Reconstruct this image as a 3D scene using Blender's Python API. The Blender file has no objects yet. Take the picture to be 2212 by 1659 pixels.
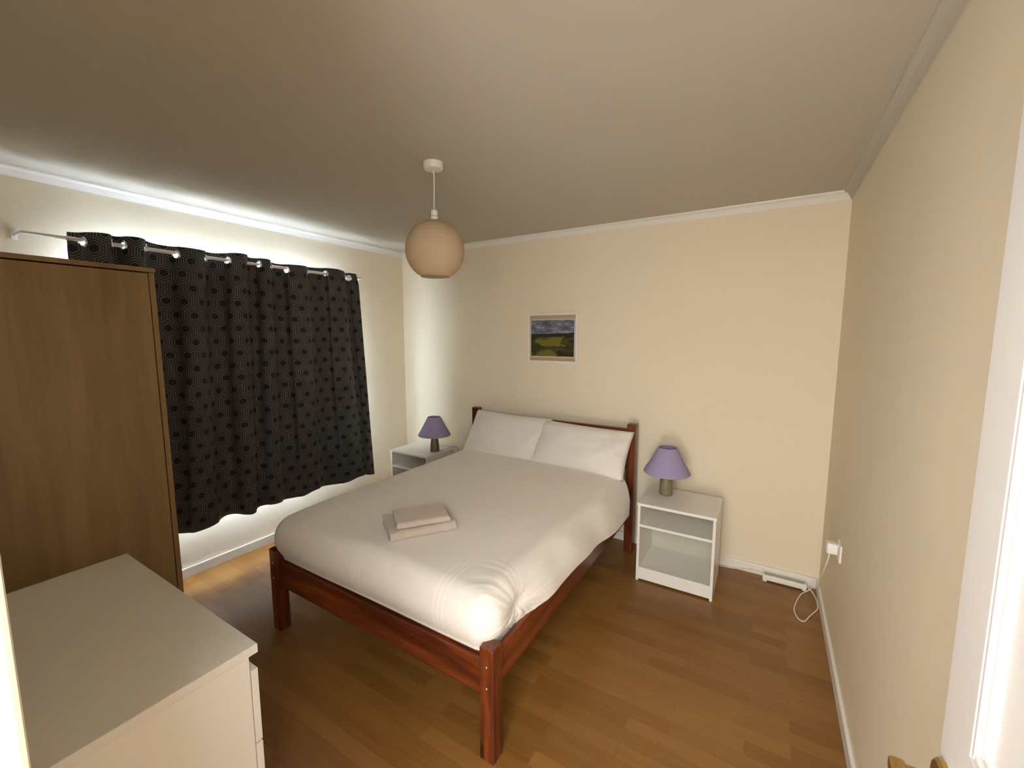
import bpy, bmesh, math, random
from mathutils import Vector, Matrix, noise
random.seed(7)
C = bpy.context.scene.collection
sc = bpy.context.scene
R = math.radians
PI = math.pi

# ------------------------------------------------------------------ camera
cd = bpy.data.cameras.new('camera')
cam = bpy.data.objects.new('camera', cd); C.objects.link(cam)
cd.sensor_fit = 'HORIZONTAL'; cd.sensor_width = 36.0
cd.lens = 36.0 * 913.96 / 2212.0
cd.clip_start = 0.01
_y, _p = R(31.31), R(6.531)
_f = Vector((-math.sin(_y) * math.cos(_p), math.cos(_y) * math.cos(_p), -math.sin(_p)))
_r = Vector((math.cos(_y), math.sin(_y), 0)); _u = _r.cross(_f)
cam.matrix_world = Matrix(((_r.x, _u.x, -_f.x, 3.2), (_r.y, _u.y, -_f.y, -3.142), (_r.z, _u.z, -_f.z, 1.586), (0, 0, 0, 1)))
sc.camera = cam

# ------------------------------------------------------------------ world, daylight, exposure
w = bpy.data.worlds.new('sky'); sc.world = w; w.use_nodes = True
w.node_tree.nodes['Background'].inputs[0].default_value = (0.75, 0.86, 1.0, 1)
w.node_tree.nodes['Background'].inputs[1].default_value = 1.0

def area(name, loc, rot, sx, sy, power, col):
    l = bpy.data.lights.new(name, 'AREA'); l.shape = 'RECTANGLE'; l.size = sx; l.size_y = sy
    l.energy = power; l.color = col
    o = bpy.data.objects.new(name, l); C.objects.link(o); o.location = loc; o.rotation_euler = rot
    return o
# daylight at the curtained window (outside the panes) and daylight coming from the hallway
area('window_daylight', (-0.135, -1.585, 1.265), (0, R(-90), 0), 1.31, 1.48, 290, (0.68, 0.81, 1.0))
area('hallway_daylight', (2.95, -3.85, 1.80), (R(68), 0, 0), 2.4, 1.0, 57, (0.985, 0.975, 0.98))
area('hallway_low_daylight', (3.05, -4.25, 0.42), (R(90), 0, R(8)), 0.50, 0.60, 12.5, (1.0, 0.955, 0.90))

sc.view_settings.view_transform = 'Standard'
sc.view_settings.look = 'None'
sc.view_settings.gamma = 1.0
sc.view_settings.use_curve_mapping = False
sc.view_settings.exposure = 1.1
sc.cycles.max_bounces = 14
sc.cycles.diffuse_bounces = 10
sc.cycles.sample_clamp_indirect = 6.0

# ------------------------------------------------------------------ materials
def srgb(r, g, b):
    f = lambda c: (c / 255 / 12.92) if c / 255 <= 0.04045 else ((c / 255 + 0.055) / 1.055) ** 2.4
    return (f(r), f(g), f(b), 1)

class NT:
    def __init__(s, name, rough=0.6, metal=0.0, spec=0.5):
        s.m = bpy.data.materials.new(name); s.m.use_nodes = True
        s.t = s.m.node_tree; s.b = s.t.nodes['Principled BSDF']
        s.b.inputs['Roughness'].default_value = rough
        s.b.inputs['Metallic'].default_value = metal
        s.b.inputs['Specular IOR Level'].default_value = spec
    def n(s, ty, **kw):
        x = s.t.nodes.new(ty)
        for k, v in kw.items(): setattr(x, k, v)
        return x
    def l(s, a, b): s.t.links.new(a, b)
    def math(s, op, a, b=None, c=None):
        x = s.n('ShaderNodeMath', operation=op)
        for i, v in enumerate((a, b, c)):
            if v is None: continue
            if isinstance(v, (int, float)): x.inputs[i].default_value = v
            else: s.l(v, x.inputs[i])
        return x.outputs[0]
    def mix(s, fac, a, b):
        x = s.n('ShaderNodeMix', data_type='RGBA')
        for i, v in ((0, fac), (6, a), (7, b)):
            if isinstance(v, (int, float, tuple)): x.inputs[i].default_value = v
            else: s.l(v, x.inputs[i])
        return x.outputs[2]
    def coord(s, which='Object', scale=(1, 1, 1), rot=(0, 0, 0), loc=(0, 0, 0)):
        t = s.n('ShaderNodeTexCoord'); m = s.n('ShaderNodeMapping')
        m.inputs['Scale'].default_value = scale; m.inputs['Rotation'].default_value = rot; m.inputs['Location'].default_value = loc
        s.l(t.outputs[which], m.inputs[0]); return m.outputs[0]
    def noise(s, vec, scale, detail=3, rough=0.5, dist=0):
        x = s.n('ShaderNodeTexNoise'); x.inputs['Scale'].default_value = scale
        x.inputs['Detail'].default_value = detail; x.inputs['Roughness'].default_value = rough; x.inputs['Distortion'].default_value = dist
        s.l(vec, x.inputs['Vector']); return x.outputs['Fac']
    def ramp(s, fac, stops):
        x = s.n('ShaderNodeValToRGB'); e = x.color_ramp.elements
        while len(e) < len(stops): e.new(0.5)
        for i, (p, c) in enumerate(stops): e[i].position = p; e[i].color = c
        s.l(fac, x.inputs[0]); return x.outputs[0]
    def bump(s, h, strength=0.2, dist=0.002):
        x = s.n('ShaderNodeBump'); x.inputs['Strength'].default_value = strength; x.inputs['Distance'].default_value = dist
        s.l(h, x.inputs['Height']); s.l(x.outputs[0], s.b.inputs['Normal'])
    def col(s, c):
        if isinstance(c, tuple): s.b.inputs['Base Color'].default_value = c
        else: s.l(c, s.b.inputs['Base Color'])
        return s

def paint(name, c, rough=0.7, var=0.04, bump=0.08, scale=60, spec=0.3):
    n = NT(name, rough, spec=spec); v = n.coord()
    lo = tuple(x * (1 - var) for x in c[:3]) + (1,)
    n.col(n.mix(n.noise(v, 1.3, 3), lo, c)); n.bump(n.noise(v, scale, 4), bump, 0.001); return n.m

def wood(name, stops, axis='z', rough=0.35, gs=1.0, knots=False, spec=0.5, dist=1.0):
    n = NT(name, rough, spec=spec)
    sc_ = {'x': (0.8, 9, 9), 'y': (9, 0.8, 9), 'z': (9, 9, 0.8)}[axis]
    v = n.coord(scale=tuple(k * gs for k in sc_))
    a = n.noise(v, 1.6, 6, 0.6, dist); b = n.noise(v, 9, 3, 0.6, 0.3)
    f = n.math('ADD', n.math('MULTIPLY', a, 0.8), n.math('MULTIPLY', b, 0.2))
    c = n.ramp(f, stops)
    if knots:
        vo = n.n('ShaderNodeTexVoronoi'); vo.inputs['Scale'].default_value = 1.0
        n.l(n.coord(scale={'x': (2.2, 6, 6), 'y': (6, 2.2, 6), 'z': (6, 6, 2.2)}[axis], loc=(0.3, 0.2, 0.1)), vo.inputs['Vector'])
        k = n.ramp(vo.outputs['Distance'], [(0.05, (1, 1, 1, 1)), (0.13, (0, 0, 0, 1))])
        c = n.mix(k, c, tuple(x * 0.25 for x in stops[0][1][:3]) + (1,))
    n.col(c); n.bump(f, 0.08, 0.001); return n.m

M = {}
M['wall'] = paint('cream_wall_paint', (0.80, 0.725, 0.565, 1), 0.75, 0.03, 0.10, 90, spec=0.2)
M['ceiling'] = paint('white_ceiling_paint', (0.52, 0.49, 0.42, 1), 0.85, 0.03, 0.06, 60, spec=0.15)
M['trim'] = paint('white_gloss_trim', (0.80, 0.78, 0.73, 1), 0.35, 0.02, 0.02, 30)
M['doorwhite'] = paint('white_door_paint', (0.68, 0.66, 0.635, 1), 0.45, 0.02, 0.03, 30, 0.3)
M['lam'] = paint('white_laminate', (0.80, 0.79, 0.74, 1), 0.32, 0.02, 0.01, 40)
M['gloss_lam'] = paint('smooth_white_top', (0.78, 0.765, 0.71, 1), 0.12, 0.02, 0.01, 40)
M['hardboard'] = paint('grey_green_backing', (0.50, 0.50, 0.41, 1), 0.5, 0.03, 0.01, 40)
M['plastic'] = paint('white_plastic', (0.82, 0.81, 0.78, 1), 0.28, 0.01, 0.0, 40)
M['cable'] = paint('white_cable', (0.80, 0.77, 0.70, 1), 0.4, 0.01, 0.0, 40)
M['greyplastic'] = paint('grey_plastic', (0.42, 0.41, 0.37, 1), 0.4, 0.02, 0.0, 40)
M['dark'] = paint('dark_gap', (0.02, 0.018, 0.015, 1), 0.6, 0.0, 0.0)
M['rod'] = paint('white_rod', (0.78, 0.76, 0.74, 1), 0.3, 0.0, 0.0)
M['exterior'] = paint('exterior_masonry', (0.5, 0.48, 0.45, 1), 0.9, 0.1, 0.2, 20)

n = NT('brass', 0.28, 1.0); n.col((0.62, 0.42, 0.16, 1)); M['brass'] = n.m
n = NT('chrome_ring', 0.18, 1.0); n.col((0.85, 0.86, 0.88, 1)); M['ring'] = n.m
n = NT('steel', 0.35, 1.0); n.col((0.6, 0.58, 0.5, 1)); M['steel'] = n.m

M['oak'] = wood('brown_oak_veneer', [(0.25, srgb(122, 100, 66)), (0.5, srgb(148, 122, 82)), (0.75, srgb(168, 142, 102))], 'z', 0.42, 0.55, spec=0.4)
pine = [(0.28, srgb(50, 22, 12)), (0.47, srgb(90, 40, 20)), (0.62, srgb(122, 60, 26)), (0.82, srgb(162, 96, 40))]
for ax in 'xyz': M['pine_' + ax] = wood('red_stained_pine_' + ax, pine, ax, 0.28, 0.8, knots=True, dist=1.6)

# laminate floor: narrow staves running along x
n = NT('laminate_floor', 0.33, spec=0.45)
v = n.coord()
br = n.n('ShaderNodeTexBrick'); n.l(v, br.inputs['Vector'])
br.offset = 0.37; br.offset_frequency = 2; br.squash = 1.0
br.inputs['Scale'].default_value = 1.0; br.inputs['Mortar Size'].default_value = 0.0009; br.inputs['Mortar Smooth'].default_value = 0.3
br.inputs['Brick Width'].default_value = 0.42; br.inputs['Row Height'].default_value = 0.066
br.inputs['Color1'].default_value = (0, 0, 0, 1); br.inputs['Color2'].default_value = (1, 1, 1, 1); br.inputs['Mortar'].default_value = (0.0, 0, 0, 1)
g1 = n.noise(n.coord(scale=(1.2, 22, 1)), 3.0, 5, 0.6, 0.4)
f = n.math('ADD', n.math('MULTIPLY', br.outputs['Color'], 0.42), n.math('MULTIPLY', g1, 0.58))
c = n.ramp(f, [(0.12, srgb(114, 77, 34)), (0.45, srgb(132, 92, 43)), (0.85, srgb(150, 108, 56))])
n.col(c); n.l(n.math('ADD', 0.27, n.math('MULTIPLY', g1, 0.14)), n.b.inputs['Roughness']); M['floor'] = n.m

# curtain fabric: charcoal with concentric pointed hexagons drawn in silver grey
n = NT('hexagon_curtain_fabric', 0.62, spec=0.35)
uv = n.n('ShaderNodeUVMap'); sp = n.n('ShaderNodeSeparateXYZ'); n.l(uv.outputs[0], sp.inputs[0])
PX, PY = 0.098, 0.163
def hexd(ox, oy):
    u = n.math('ADD', n.math('DIVIDE', sp.outputs[0], PX), ox); v_ = n.math('ADD', n.math('DIVIDE', sp.outputs[1], PY), oy)
    fu = n.math('ABSOLUTE', n.math('SUBTRACT', n.math('FRACT', u), 0.5))
    fv = n.math('MULTIPLY', n.math('ABSOLUTE', n.math('SUBTRACT', n.math('FRACT', v_), 0.5)), 1.7320508)
    return n.math('MAXIMUM', fu, n.math('ADD', n.math('MULTIPLY', fu, 0.5), n.math('MULTIPLY', fv, 0.8660254)))
d = n.math('MINIMUM', hexd(0, 0), hexd(0.5, 0.5))
def line(at, wd):
    return n.math('LESS_THAN', n.math('ABSOLUTE', n.math('SUBTRACT', d, at)), wd)
ln = n.math('MAXIMUM', line(0.5, 0.028), n.math('MAXIMUM', line(0.375, 0.026), line(0.245, 0.026)))
core = n.math('LESS_THAN', d, 0.222)
base = n.mix(core, (0.014, 0.0125, 0.014, 1), (0.010, 0.008, 0.011, 1))
lc_ = n.mix(n.noise(n.coord('UV', (9, 9, 9)), 1.0, 3), (0.065, 0.062, 0.060, 1), (0.19, 0.18, 0.17, 1))
n.col(n.mix(ln, base, lc_))
n.l(n.math('SUBTRACT', 0.68, n.math('MULTIPLY', ln, 0.25)), n.b.inputs['Roughness'])
n.b.inputs['Sheen Weight'].default_value = 0.08
M['curtain'] = n.m
M['lining'] = paint('pale_blackout_lining', (0.78, 0.79, 0.82, 1), 0.8, 0.0, 0.0)

# bedding
def cloth(name, c, wr=0.25, sc_=7, wv=420, sheen=0.15):
    n = NT(name, 0.85, spec=0.2); v = n.coord()
    a = n.noise(v, sc_, 4, 0.55, 0.6); b = n.noise(v, wv, 2)
    n.col(n.mix(a, tuple(x * 0.97 for x in c[:3]) + (1,), c))
    n.bump(n.math('ADD', n.math('MULTIPLY', a, 0.8), n.math('MULTIPLY', b, 0.03)), wr, 0.02)
    n.b.inputs['Sheen Weight'].default_value = sheen
    return n
M['pillow'] = cloth('white_pillowcase_cotton', (0.79, 0.765, 0.72, 1), 0.25, 6).m
M['sheet'] = cloth('white_sheet_cotton', (0.78, 0.75, 0.70, 1), 0.15, 5).m
M['towel'] = cloth('beige_towelling', (0.60, 0.52, 0.43, 1), 0.6, 160, 900, 0.4).m
n = cloth('white_duvet_cotton', (0.82, 0.79, 0.735, 1), 0.16, 4.5)
# pintuck bands of three raised lines near the foot end
tc = n.n('ShaderNodeTexCoord'); sx_ = n.n('ShaderNodeSeparateXYZ'); n.l(tc.outputs['Object'], sx_.inputs[0])
def stripe(x0):
    return n.math('LESS_THAN', n.math('ABSOLUTE', n.math('SUBTRACT', sx_.outputs[0], x0)), 0.0024)
st = None
for x0, yl in ((2.135, -1.80), (2.158, -1.79), (2.181, -1.81), (1.655, -1.96), (1.678, -1.965), (1.701, -1.96)):
    q_ = n.math('MULTIPLY', stripe(x0), n.math('LESS_THAN', sx_.outputs[1], yl))
    st = q_ if st is None else n.math('MAXIMUM', st, q_)
old = n.b.inputs['Base Color'].links[0].from_socket
n.col(n.mix(st, old, (0.90, 0.87, 0.80, 1)))
M['duvet'] = n.m

n = NT('lilac_shade_fabric', 0.8, spec=0.2); v = n.coord()
n.col(n.mix(n.noise(v, 300, 2), srgb(150, 142, 178), srgb(164, 156, 192)))
M['shade'] = n.m
M['lampbase_a'] = paint('olive_grey_ceramic', srgb(128, 120, 92), 0.35, 0.08, 0.02, 25)
M['lampbase_b'] = paint('brown_grey_ceramic', srgb(116, 100, 76), 0.35, 0.08, 0.02, 25)

# ribbed paper globe, light passes through
n = NT('cream_paper', 0.85, spec=0.1); v = n.coord()
c1 = n.mix(n.noise(v, 14, 3), (0.62, 0.49, 0.33, 1), (0.68, 0.54, 0.37, 1)); n.col(c1)
tr = n.n('ShaderNodeBsdfTranslucent'); n.l(c1, tr.inputs[0])
ms = n.n('ShaderNodeMixShader'); ms.inputs[0].default_value = 0.35
n.l(n.b.outputs[0], ms.inputs[1]); n.l(tr.outputs[0], ms.inputs[2])
n.l(ms.outputs[0], n.t.nodes['Material Output'].inputs[0]); M['paper'] = n.m

# glass
n = NT('window_glass', 0.0); n.b.inputs['Transmission Weight'].default_value = 1.0; n.b.inputs['IOR'].default_value = 1.02
n.col((1, 1, 1, 1)); M['glass'] = n.m

# printed landscape: cloudy sky over dark fields with a sunlit patch
n = NT('landscape_print', 0.35, spec=0.4)
tc = n.n('ShaderNodeTexCoord'); mp = n.n('ShaderNodeSeparateXYZ'); n.l(tc.outputs['UV'], mp.inputs[0])
cu = n.noise(n.coord('UV', (1.2, 2.2, 1)), 3.2, 5, 0.55)
sky = n.ramp(cu, [(0.35, srgb(74, 80, 98)), (0.52, srgb(112, 116, 130)), (0.68, srgb(165, 168, 178))])
fl = n.noise(n.coord('UV', (1.0, 2.4, 1), loc=(4, 2, 0)), 3.0, 4, 0.5, 0.6)
field = n.ramp(fl, [(0.36, srgb(40, 34, 24)), (0.50, srgb(56, 52, 32)), (0.62, srgb(76, 80, 40))])
dx = n.math('MULTIPLY', n.math('SUBTRACT', mp.outputs[0], 0.45), 2.1); dy = n.math('MULTIPLY', n.math('SUBTRACT', mp.outputs[1], 0.40), 5.5)
rr = n.math('ADD', n.math('MULTIPLY', dx, dx), n.math('MULTIPLY', dy, dy))
rr = n.math('ADD', rr, n.math('MULTIPLY', n.math('SUBTRACT', fl, 0.5), 4.5))
patch = n.ramp(rr, [(0.30, (1, 1, 1, 1)), (0.62, (0, 0, 0, 1))])
dx2 = n.math('MULTIPLY', n.math('SUBTRACT', mp.outputs[0], 0.36), 3.4); dy2 = n.math('MULTIPLY', n.math('SUBTRACT', mp.outputs[1], 0.03), 5.0)
rr2 = n.math('ADD', n.math('ADD', n.math('MULTIPLY', dx2, dx2), n.math('MULTIPLY', dy2, dy2)), n.math('MULTIPLY', n.math('SUBTRACT', fl, 0.5), 1.6))
patch2 = n.ramp(rr2, [(0.35, (1, 1, 1, 1)), (0.8, (0, 0, 0, 1))])
land = n.mix(n.math('MAXIMUM', patch, patch2), field, srgb(112, 110, 46))
hor = n.math('ADD', n.math('ADD', 0.61, n.math('MULTIPLY', n.math('SUBTRACT', n.noise(n.coord('UV', (1, 0.01, 1)), 6, 3), 0.5), 0.06)), n.math('MULTIPLY', mp.outputs[0], 0.04))
hills = n.math('LESS_THAN', mp.outputs[1], hor)
far_ = n.math('GREATER_THAN', mp.outputs[1], n.math('SUBTRACT', hor, 0.08))
land = n.mix(far_, land, srgb(44, 48, 46))
n.col(n.mix(hills, sky, land)); M['print'] = n.m
M['mount'] = paint('beige_mount_card', srgb(178, 155, 128), 0.6, 0.02, 0.0)
M['mount_edge'] = paint('pale_mount_edge', srgb(205, 192, 172), 0.6, 0.0, 0.0)

# ------------------------------------------------------------------ mesh helpers
def bx(bm, x0, x1, y0, y1, z0, z1, bev=0.0, seg=2):
    r = bmesh.ops.create_cube(bm, size=1.0); vs = r['verts']
    for v in vs: v.co = Vector(((x0 + x1) / 2 + v.co.x * (x1 - x0), (y0 + y1) / 2 + v.co.y * (y1 - y0), (z0 + z1) / 2 + v.co.z * (z1 - z0)))
    if bev > 0:
        es = list({e for v in vs for e in v.link_edges})
        bmesh.ops.bevel(bm, geom=es, offset=bev, segments=seg, profile=0.5, affect='EDGES')
def boxbm(*a, **k):
    bm = bmesh.new(); bx(bm, *a, **k); return bm
def tube(bm, pts, r, seg=10, cap=True):
    pts = [Vector(p) for p in pts]; rings = []
    n_ = len(pts); prev = None
    for i, p in enumerate(pts):
        t = (pts[min(i + 1, n_ - 1)] - pts[max(i - 1, 0)]).normalized()
        if prev is None:
            a = Vector((0, 0, 1)) if abs(t.z) < 0.9 else Vector((1, 0, 0)); nx = t.cross(a).normalized()
        else:
            nx = (prev - t * prev.dot(t)).normalized()
        prev = nx; ny = t.cross(nx)
        rr = r[i] if isinstance(r, (list, tuple)) else r
        rings.append([bm.verts.new(p + (nx * math.cos(2 * PI * k / seg) + ny * math.sin(2 * PI * k / seg)) * rr) for k in range(seg)])
    for a, b in zip(rings, rings[1:]):
        for k in range(seg): bm.faces.new((a[k], a[(k + 1) % seg], b[(k + 1) % seg], b[k]))
    if cap:
        bm.faces.new(list(reversed(rings[0]))); bm.faces.new(rings[-1])
def lathe(bm, prof, seg=32, c=(0, 0), cap0=True, cap1=True, phase=0.0):
    rings = [[bm.verts.new((c[0] + r * math.cos(2 * PI * k / seg + phase), c[1] + r * math.sin(2 * PI * k / seg + phase), z)) for k in range(seg)] for r, z in prof]
    for a, b in zip(rings, rings[1:]):
        for k in range(seg): bm.faces.new((a[k], a[(k + 1) % seg], b[(k + 1) % seg], b[k]))
    if cap0: bm.faces.new(list(reversed(rings[0])))
    if cap1: bm.faces.new(rings[-1])
def spline(pts, n_=8):
    P = [Vector(p) for p in pts]; out = []
    for i in range(len(P) - 1):
        p0 = P[max(i - 1, 0)]; p1 = P[i]; p2 = P[i + 1]; p3 = P[min(i + 2, len(P) - 1)]
        for k in range(n_):
            t = k / n_
            out.append(0.5 * ((2 * p1) + (p2 - p0) * t + (2 * p0 - 5 * p1 + 4 * p2 - p3) * t * t + (3 * p1 - p0 - 3 * p2 + p3) * t ** 3))
    out.append(P[-1]); return out
def obj(name, bm, mat, parent=None, smooth=False, label=None, off=(0, 0, 0), recalc=True):
    if recalc: bmesh.ops.recalc_face_normals(bm, faces=bm.faces)
    me = bpy.data.meshes.new(name)
    if any(off): bmesh.ops.translate(bm, vec=Vector(off), verts=bm.verts)
    bm.to_mesh(me); bm.free()
    o = bpy.data.objects.new(name, me); C.objects.link(o)
    for m_ in (mat if isinstance(mat, (list, tuple)) else [mat]): me.materials.append(m_)
    if parent is not None: o.parent = parent
    if smooth:
        for p in me.polygons: p.use_smooth = True
    if label: o['label'] = label
    return o
def auto(o, ang=35):
    me = o.data
    for p in me.polygons: p.use_smooth = True
    bm = bmesh.new(); bm.from_mesh(me)
    for e in bm.edges:
        if len(e.link_faces) == 2 and e.calc_face_angle() > R(ang): e.smooth = False
    bm.to_mesh(me); bm.free(); return o
def tag(o, label, cat, group=None):
    o['label'] = label; o['category'] = cat
    if group: o['group'] = group
    return o
def thing(name, label, cat, loc=(0, 0, 0), group=None, rotz=0.0):
    o = bpy.data.objects.new(name, None); C.objects.link(o); o.location = loc; o.rotation_euler = (0, 0, rotz)
    o.empty_display_size = 0.1
    return tag(o, label, cat, group)
def struct(name, bm, mat, smooth=False):
    o = obj(name, bm, mat, smooth=smooth); o['kind'] = 'structure'; return o
def sempty(name, loc=(0, 0, 0)):
    o = bpy.data.objects.new(name, None); C.objects.link(o); o.location = loc; o['kind'] = 'structure'; return o
def dup(root, loc, label, rotz=0.0):
    r = root.copy(); C.objects.link(r); r.location = loc; r.rotation_euler = (0, 0, rotz); r['label'] = label
    for ch in list(root.children):
        c_ = ch.copy(); C.objects.link(c_); c_.parent = r
        for g in list(ch.children):
            d_ = g.copy(); C.objects.link(d_); d_.parent = c_
    return r

# ------------------------------------------------------------------ the room
W, H, YN = 3.548, 2.40, -3.10         # width, height, inner face of the wall with the door
T = 0.12
YH = -5.3                              # end of the hallway
struct('floor', boxbm(-T, W + T + 1.2, YH - T, T, -0.10, 0.0), M['floor'])
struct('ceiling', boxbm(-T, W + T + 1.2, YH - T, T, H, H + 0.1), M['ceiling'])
struct('wall_back', boxbm(-T, W + T, 0.0, T, 0, H), M['wall'])
struct('wall_right', boxbm(W, W + T, YN, 0.0, 0, H), M['wall'])
WY0, WY1, WZ0, WZ1 = -2.34, -0.83, 0.60, 1.93
bm = bmesh.new()
bx(bm, -T, 0, YN - T, WY0, 0, H); bx(bm, -T, 0, WY1, 0, 0, H)
bx(bm, -T, 0, WY0, WY1, 0, WZ0); bx(bm, -T, 0, WY0, WY1, WZ1, H)
struct('wall_left', bm, M['wall'])
DX0, DX1, DZ = 2.60, 3.425, 2.02
bm = bmesh.new()
bx(bm, 0, DX0 - 0.03, YN - T, YN, 0, H); bx(bm, DX1 + 0.03, W + T, YN - T, YN, 0, H); bx(bm, DX0 - 0.03, DX1 + 0.03, YN - T, YN, DZ + 0.03, H)
struct('wall_front', bm, M['wall'])
# hallway behind the camera
struct('wall_hall_left', boxbm(1.2, 1.2 + T, YH, YN - T, 0, H), M['wall'])
struct('wall_hall_right', boxbm(4.6, 4.6 + T, YH, YN - T, 0, H), M['wall'])
struct('wall_hall_back', boxbm(1.2, 4.6 + T, YH - T, YH, 0, H), M['wall'])
struct('wall_hall_front', boxbm(W + T, 4.6, YN - T, YN, 0, H), M['wall'])

# baseboards
BH, BT = 0.068, 0.015
def base(name, x0, x1, y0, y1):
    bm = bmesh.new(); bx(bm, x0, x1, y0, y1, 0, BH, 0.004, 2); struct(name, bm, M['trim'])
base('baseboard_back', 0, W, -BT, 0)
base('baseboard_left', 0, BT, YN, -BT)
base('baseboard_right', W - BT, W, YN, -BT)
base('baseboard_front', BT, DX0 - 0.09, YN, YN + BT)

# cornices: a small coved moulding round the ceiling
def cornice(name, p0, p1, inward, mat='trim'):
    prof = [(0.0, -0.045), (0.006, -0.045), (0.009, -0.038), (0.014, -0.030), (0.022, -0.018), (0.034, -0.010), (0.042, -0.008), (0.045, 0.0), (0.0, 0.0)]
    bm = bmesh.new(); a = Vector(p0); b = Vector(p1); inw = Vector(inward)
    ra = [bm.verts.new(a + inw * d_ + Vector((0, 0, H + z_))) for d_, z_ in prof]
    rb = [bm.verts.new(b + inw * d_ + Vector((0, 0, H + z_))) for d_, z_ in prof]
    for k in range(len(prof)): bm.faces.new((ra[k], ra[(k + 1) % len(prof)], rb[(k + 1) % len(prof)], rb[k]))
    bm.faces.new(ra); bm.faces.new(list(reversed(rb)))
    struct(name, bm, M[mat])
cornice('trim_1', (0, 0, 0), (W, 0, 0), (0, -1, 0))
cornice('trim_2', (0, YN, 0), (0, 0, 0), (1, 0, 0))
cornice('trim_3', (W, YN, 0), (W, 0, 0), (-1, 0, 0), 'ceiling')
cornice('trim_4', (0, YN, 0), (W, YN, 0), (0, 1, 0))

# door frame (lining and architraves)
bm = bmesh.new()
bx(bm, DX0 - 0.03, DX0, YN - T, YN + 0.0, 0, DZ + 0.03); bx(bm, DX1, DX1 + 0.03, YN - T, YN, 0, DZ + 0.03)
bx(bm, DX0, DX1, YN - T, YN, DZ, DZ + 0.03)
bx(bm, DX0 - 0.07, DX0, YN, YN + 0.03, 0, DZ + 0.07, 0.006); bx(bm, DX1 + 0.004, DX1 + 0.06, YN, YN + 0.014, 0, DZ + 0.07, 0.004)
bx(bm, DX0, DX1, YN, YN + 0.014, DZ, DZ + 0.07, 0.004)
struct('trim_5', bm, M['wall'])

# open door leaf with moulded panels, hinged on the right jamb
door = sempty('door_1', (3.424, YN + 0.02, 0)); door.rotation_euler = (0, 0, R(87.6))
# local x along the leaf (0 hinge -> LW free edge); local +y faces the camera side
LW, LT, LZ = 0.765, 0.038, 1.995
def panel_rects():
    return [(0.10, LW - 0.10, 1.045, 1.86), (0.10, LW - 0.10, 0.22, 0.88)]
bm = bmesh.new()
pr_ = panel_rects()
bx(bm, 0, 0.10, -LT, 0, 0.008, LZ); bx(bm, LW - 0.10, LW, -LT, 0, 0.008, LZ)
bx(bm, 0.10, LW - 0.10, -LT, 0, 1.86, LZ); bx(bm, 0.10, LW - 0.10, -LT, 0, 0.88, 1.045); bx(bm, 0.10, LW - 0.10, -LT, 0, 0.008, 0.22)
for x0, x1, z0, z1 in pr_: bx(bm, x0, x1, -LT + 0.012, -0.012, z0, z1)
o = obj('leaf', bm, M['doorwhite'], door)
for x0, x1, z0, z1 in pr_:
    bm = bmesh.new()
    for side in (0, 1):
        for k, (off_, hgt) in enumerate(((0.0, 0.006), (0.009, 0.008), (0.018, 0.003))):
            a0, a1, b0, b1 = x0 + off_, x1 - off_, z0 + off_, z1 - off_
            ya, yb = ((-0.013, -0.013 + hgt + 0.006) if side == 0 else (-LT + 0.013 - hgt - 0.006, -LT + 0.013))
            wd = 0.008
            for q in ((a0, a0 + wd, b0, b1), (a1 - wd, a1, b0, b1), (a0 + wd, a1 - wd, b0, b0 + wd), (a0 + wd, a1 - wd, b1 - wd, b1)):
                bx(bm, q[0], q[1], ya, yb, q[2], q[3], 0.0025, 2)
    obj('moulding', bm, M['doorwhite'], door, label='raised white panel moulding')
# handle: round rose, spindle neck and a flat brass lever
hx = LW - 0.036; hz = 0.933
bm = bmesh.new(); lathe(bm, [(0.036, 0), (0.036, 0.006), (0.031, 0.010), (0.012, 0.011), (0.010, 0.050)], 28)
bmesh.ops.rotate(bm, verts=bm.verts, matrix=Matrix.Rotation(R(-90), 3, 'X')); bmesh.ops.translate(bm, vec=(hx, 0, hz), verts=bm.verts)
hd = obj('handle', bm, M['brass'], door, label='brass lever handle'); auto(hd)
bm = bmesh.new(); bx(bm, hx - 0.115, hx + 0.012, 0.042, 0.062, hz - 0.011, hz + 0.011, 0.005, 3)
auto(obj('lever', bm, M['brass'], hd))
bm = bmesh.new(); lathe(bm, [(0.027, 0), (0.027, 0.006), (0.022, 0.010), (0.011, 0.011), (0.010, 0.045)], 28)
bmesh.ops.rotate(bm, verts=bm.verts, matrix=Matrix.Rotation(R(90), 3, 'X')); bmesh.ops.translate(bm, vec=(hx, -LT, hz), verts=bm.verts)
bx(bm, hx - 0.115, hx + 0.012, -LT - 0.056, -LT - 0.038, hz - 0.011, hz + 0.011, 0.005, 3)
auto(obj('handle', bm, M['brass'], door))

# window behind the curtains
win = sempty('window_1', (-0.07, (WY0 + WY1) / 2, WZ0))
bm = bmesh.new(); hw = (WY1 - WY0) / 2; hh = WZ1 - WZ0; f_ = 0.05
bx(bm, -0.03, 0.03, -hw, -hw + f_, 0, hh); bx(bm, -0.03, 0.03, hw - f_, hw, 0, hh)
bx(bm, -0.03, 0.03, -hw, hw, 0, f_); bx(bm, -0.03, 0.03, -hw, hw, hh - f_, hh); bx(bm, -0.03, 0.03, -0.03, 0.03, f_, hh - f_)
obj('window_frame', bm, M['trim'], win)
for s in (-1, 1):
    ys = sorted((s * 0.03, s * (hw - f_)))
    obj('window_pane', boxbm(-0.003, 0.003, ys[0], ys[1], f_, hh - f_), M['glass'], win)
obj('window_sill', boxbm(0.0, 0.078, -hw, hw, -0.0, 0.018, bev=0.003), M['trim'], win)

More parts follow.
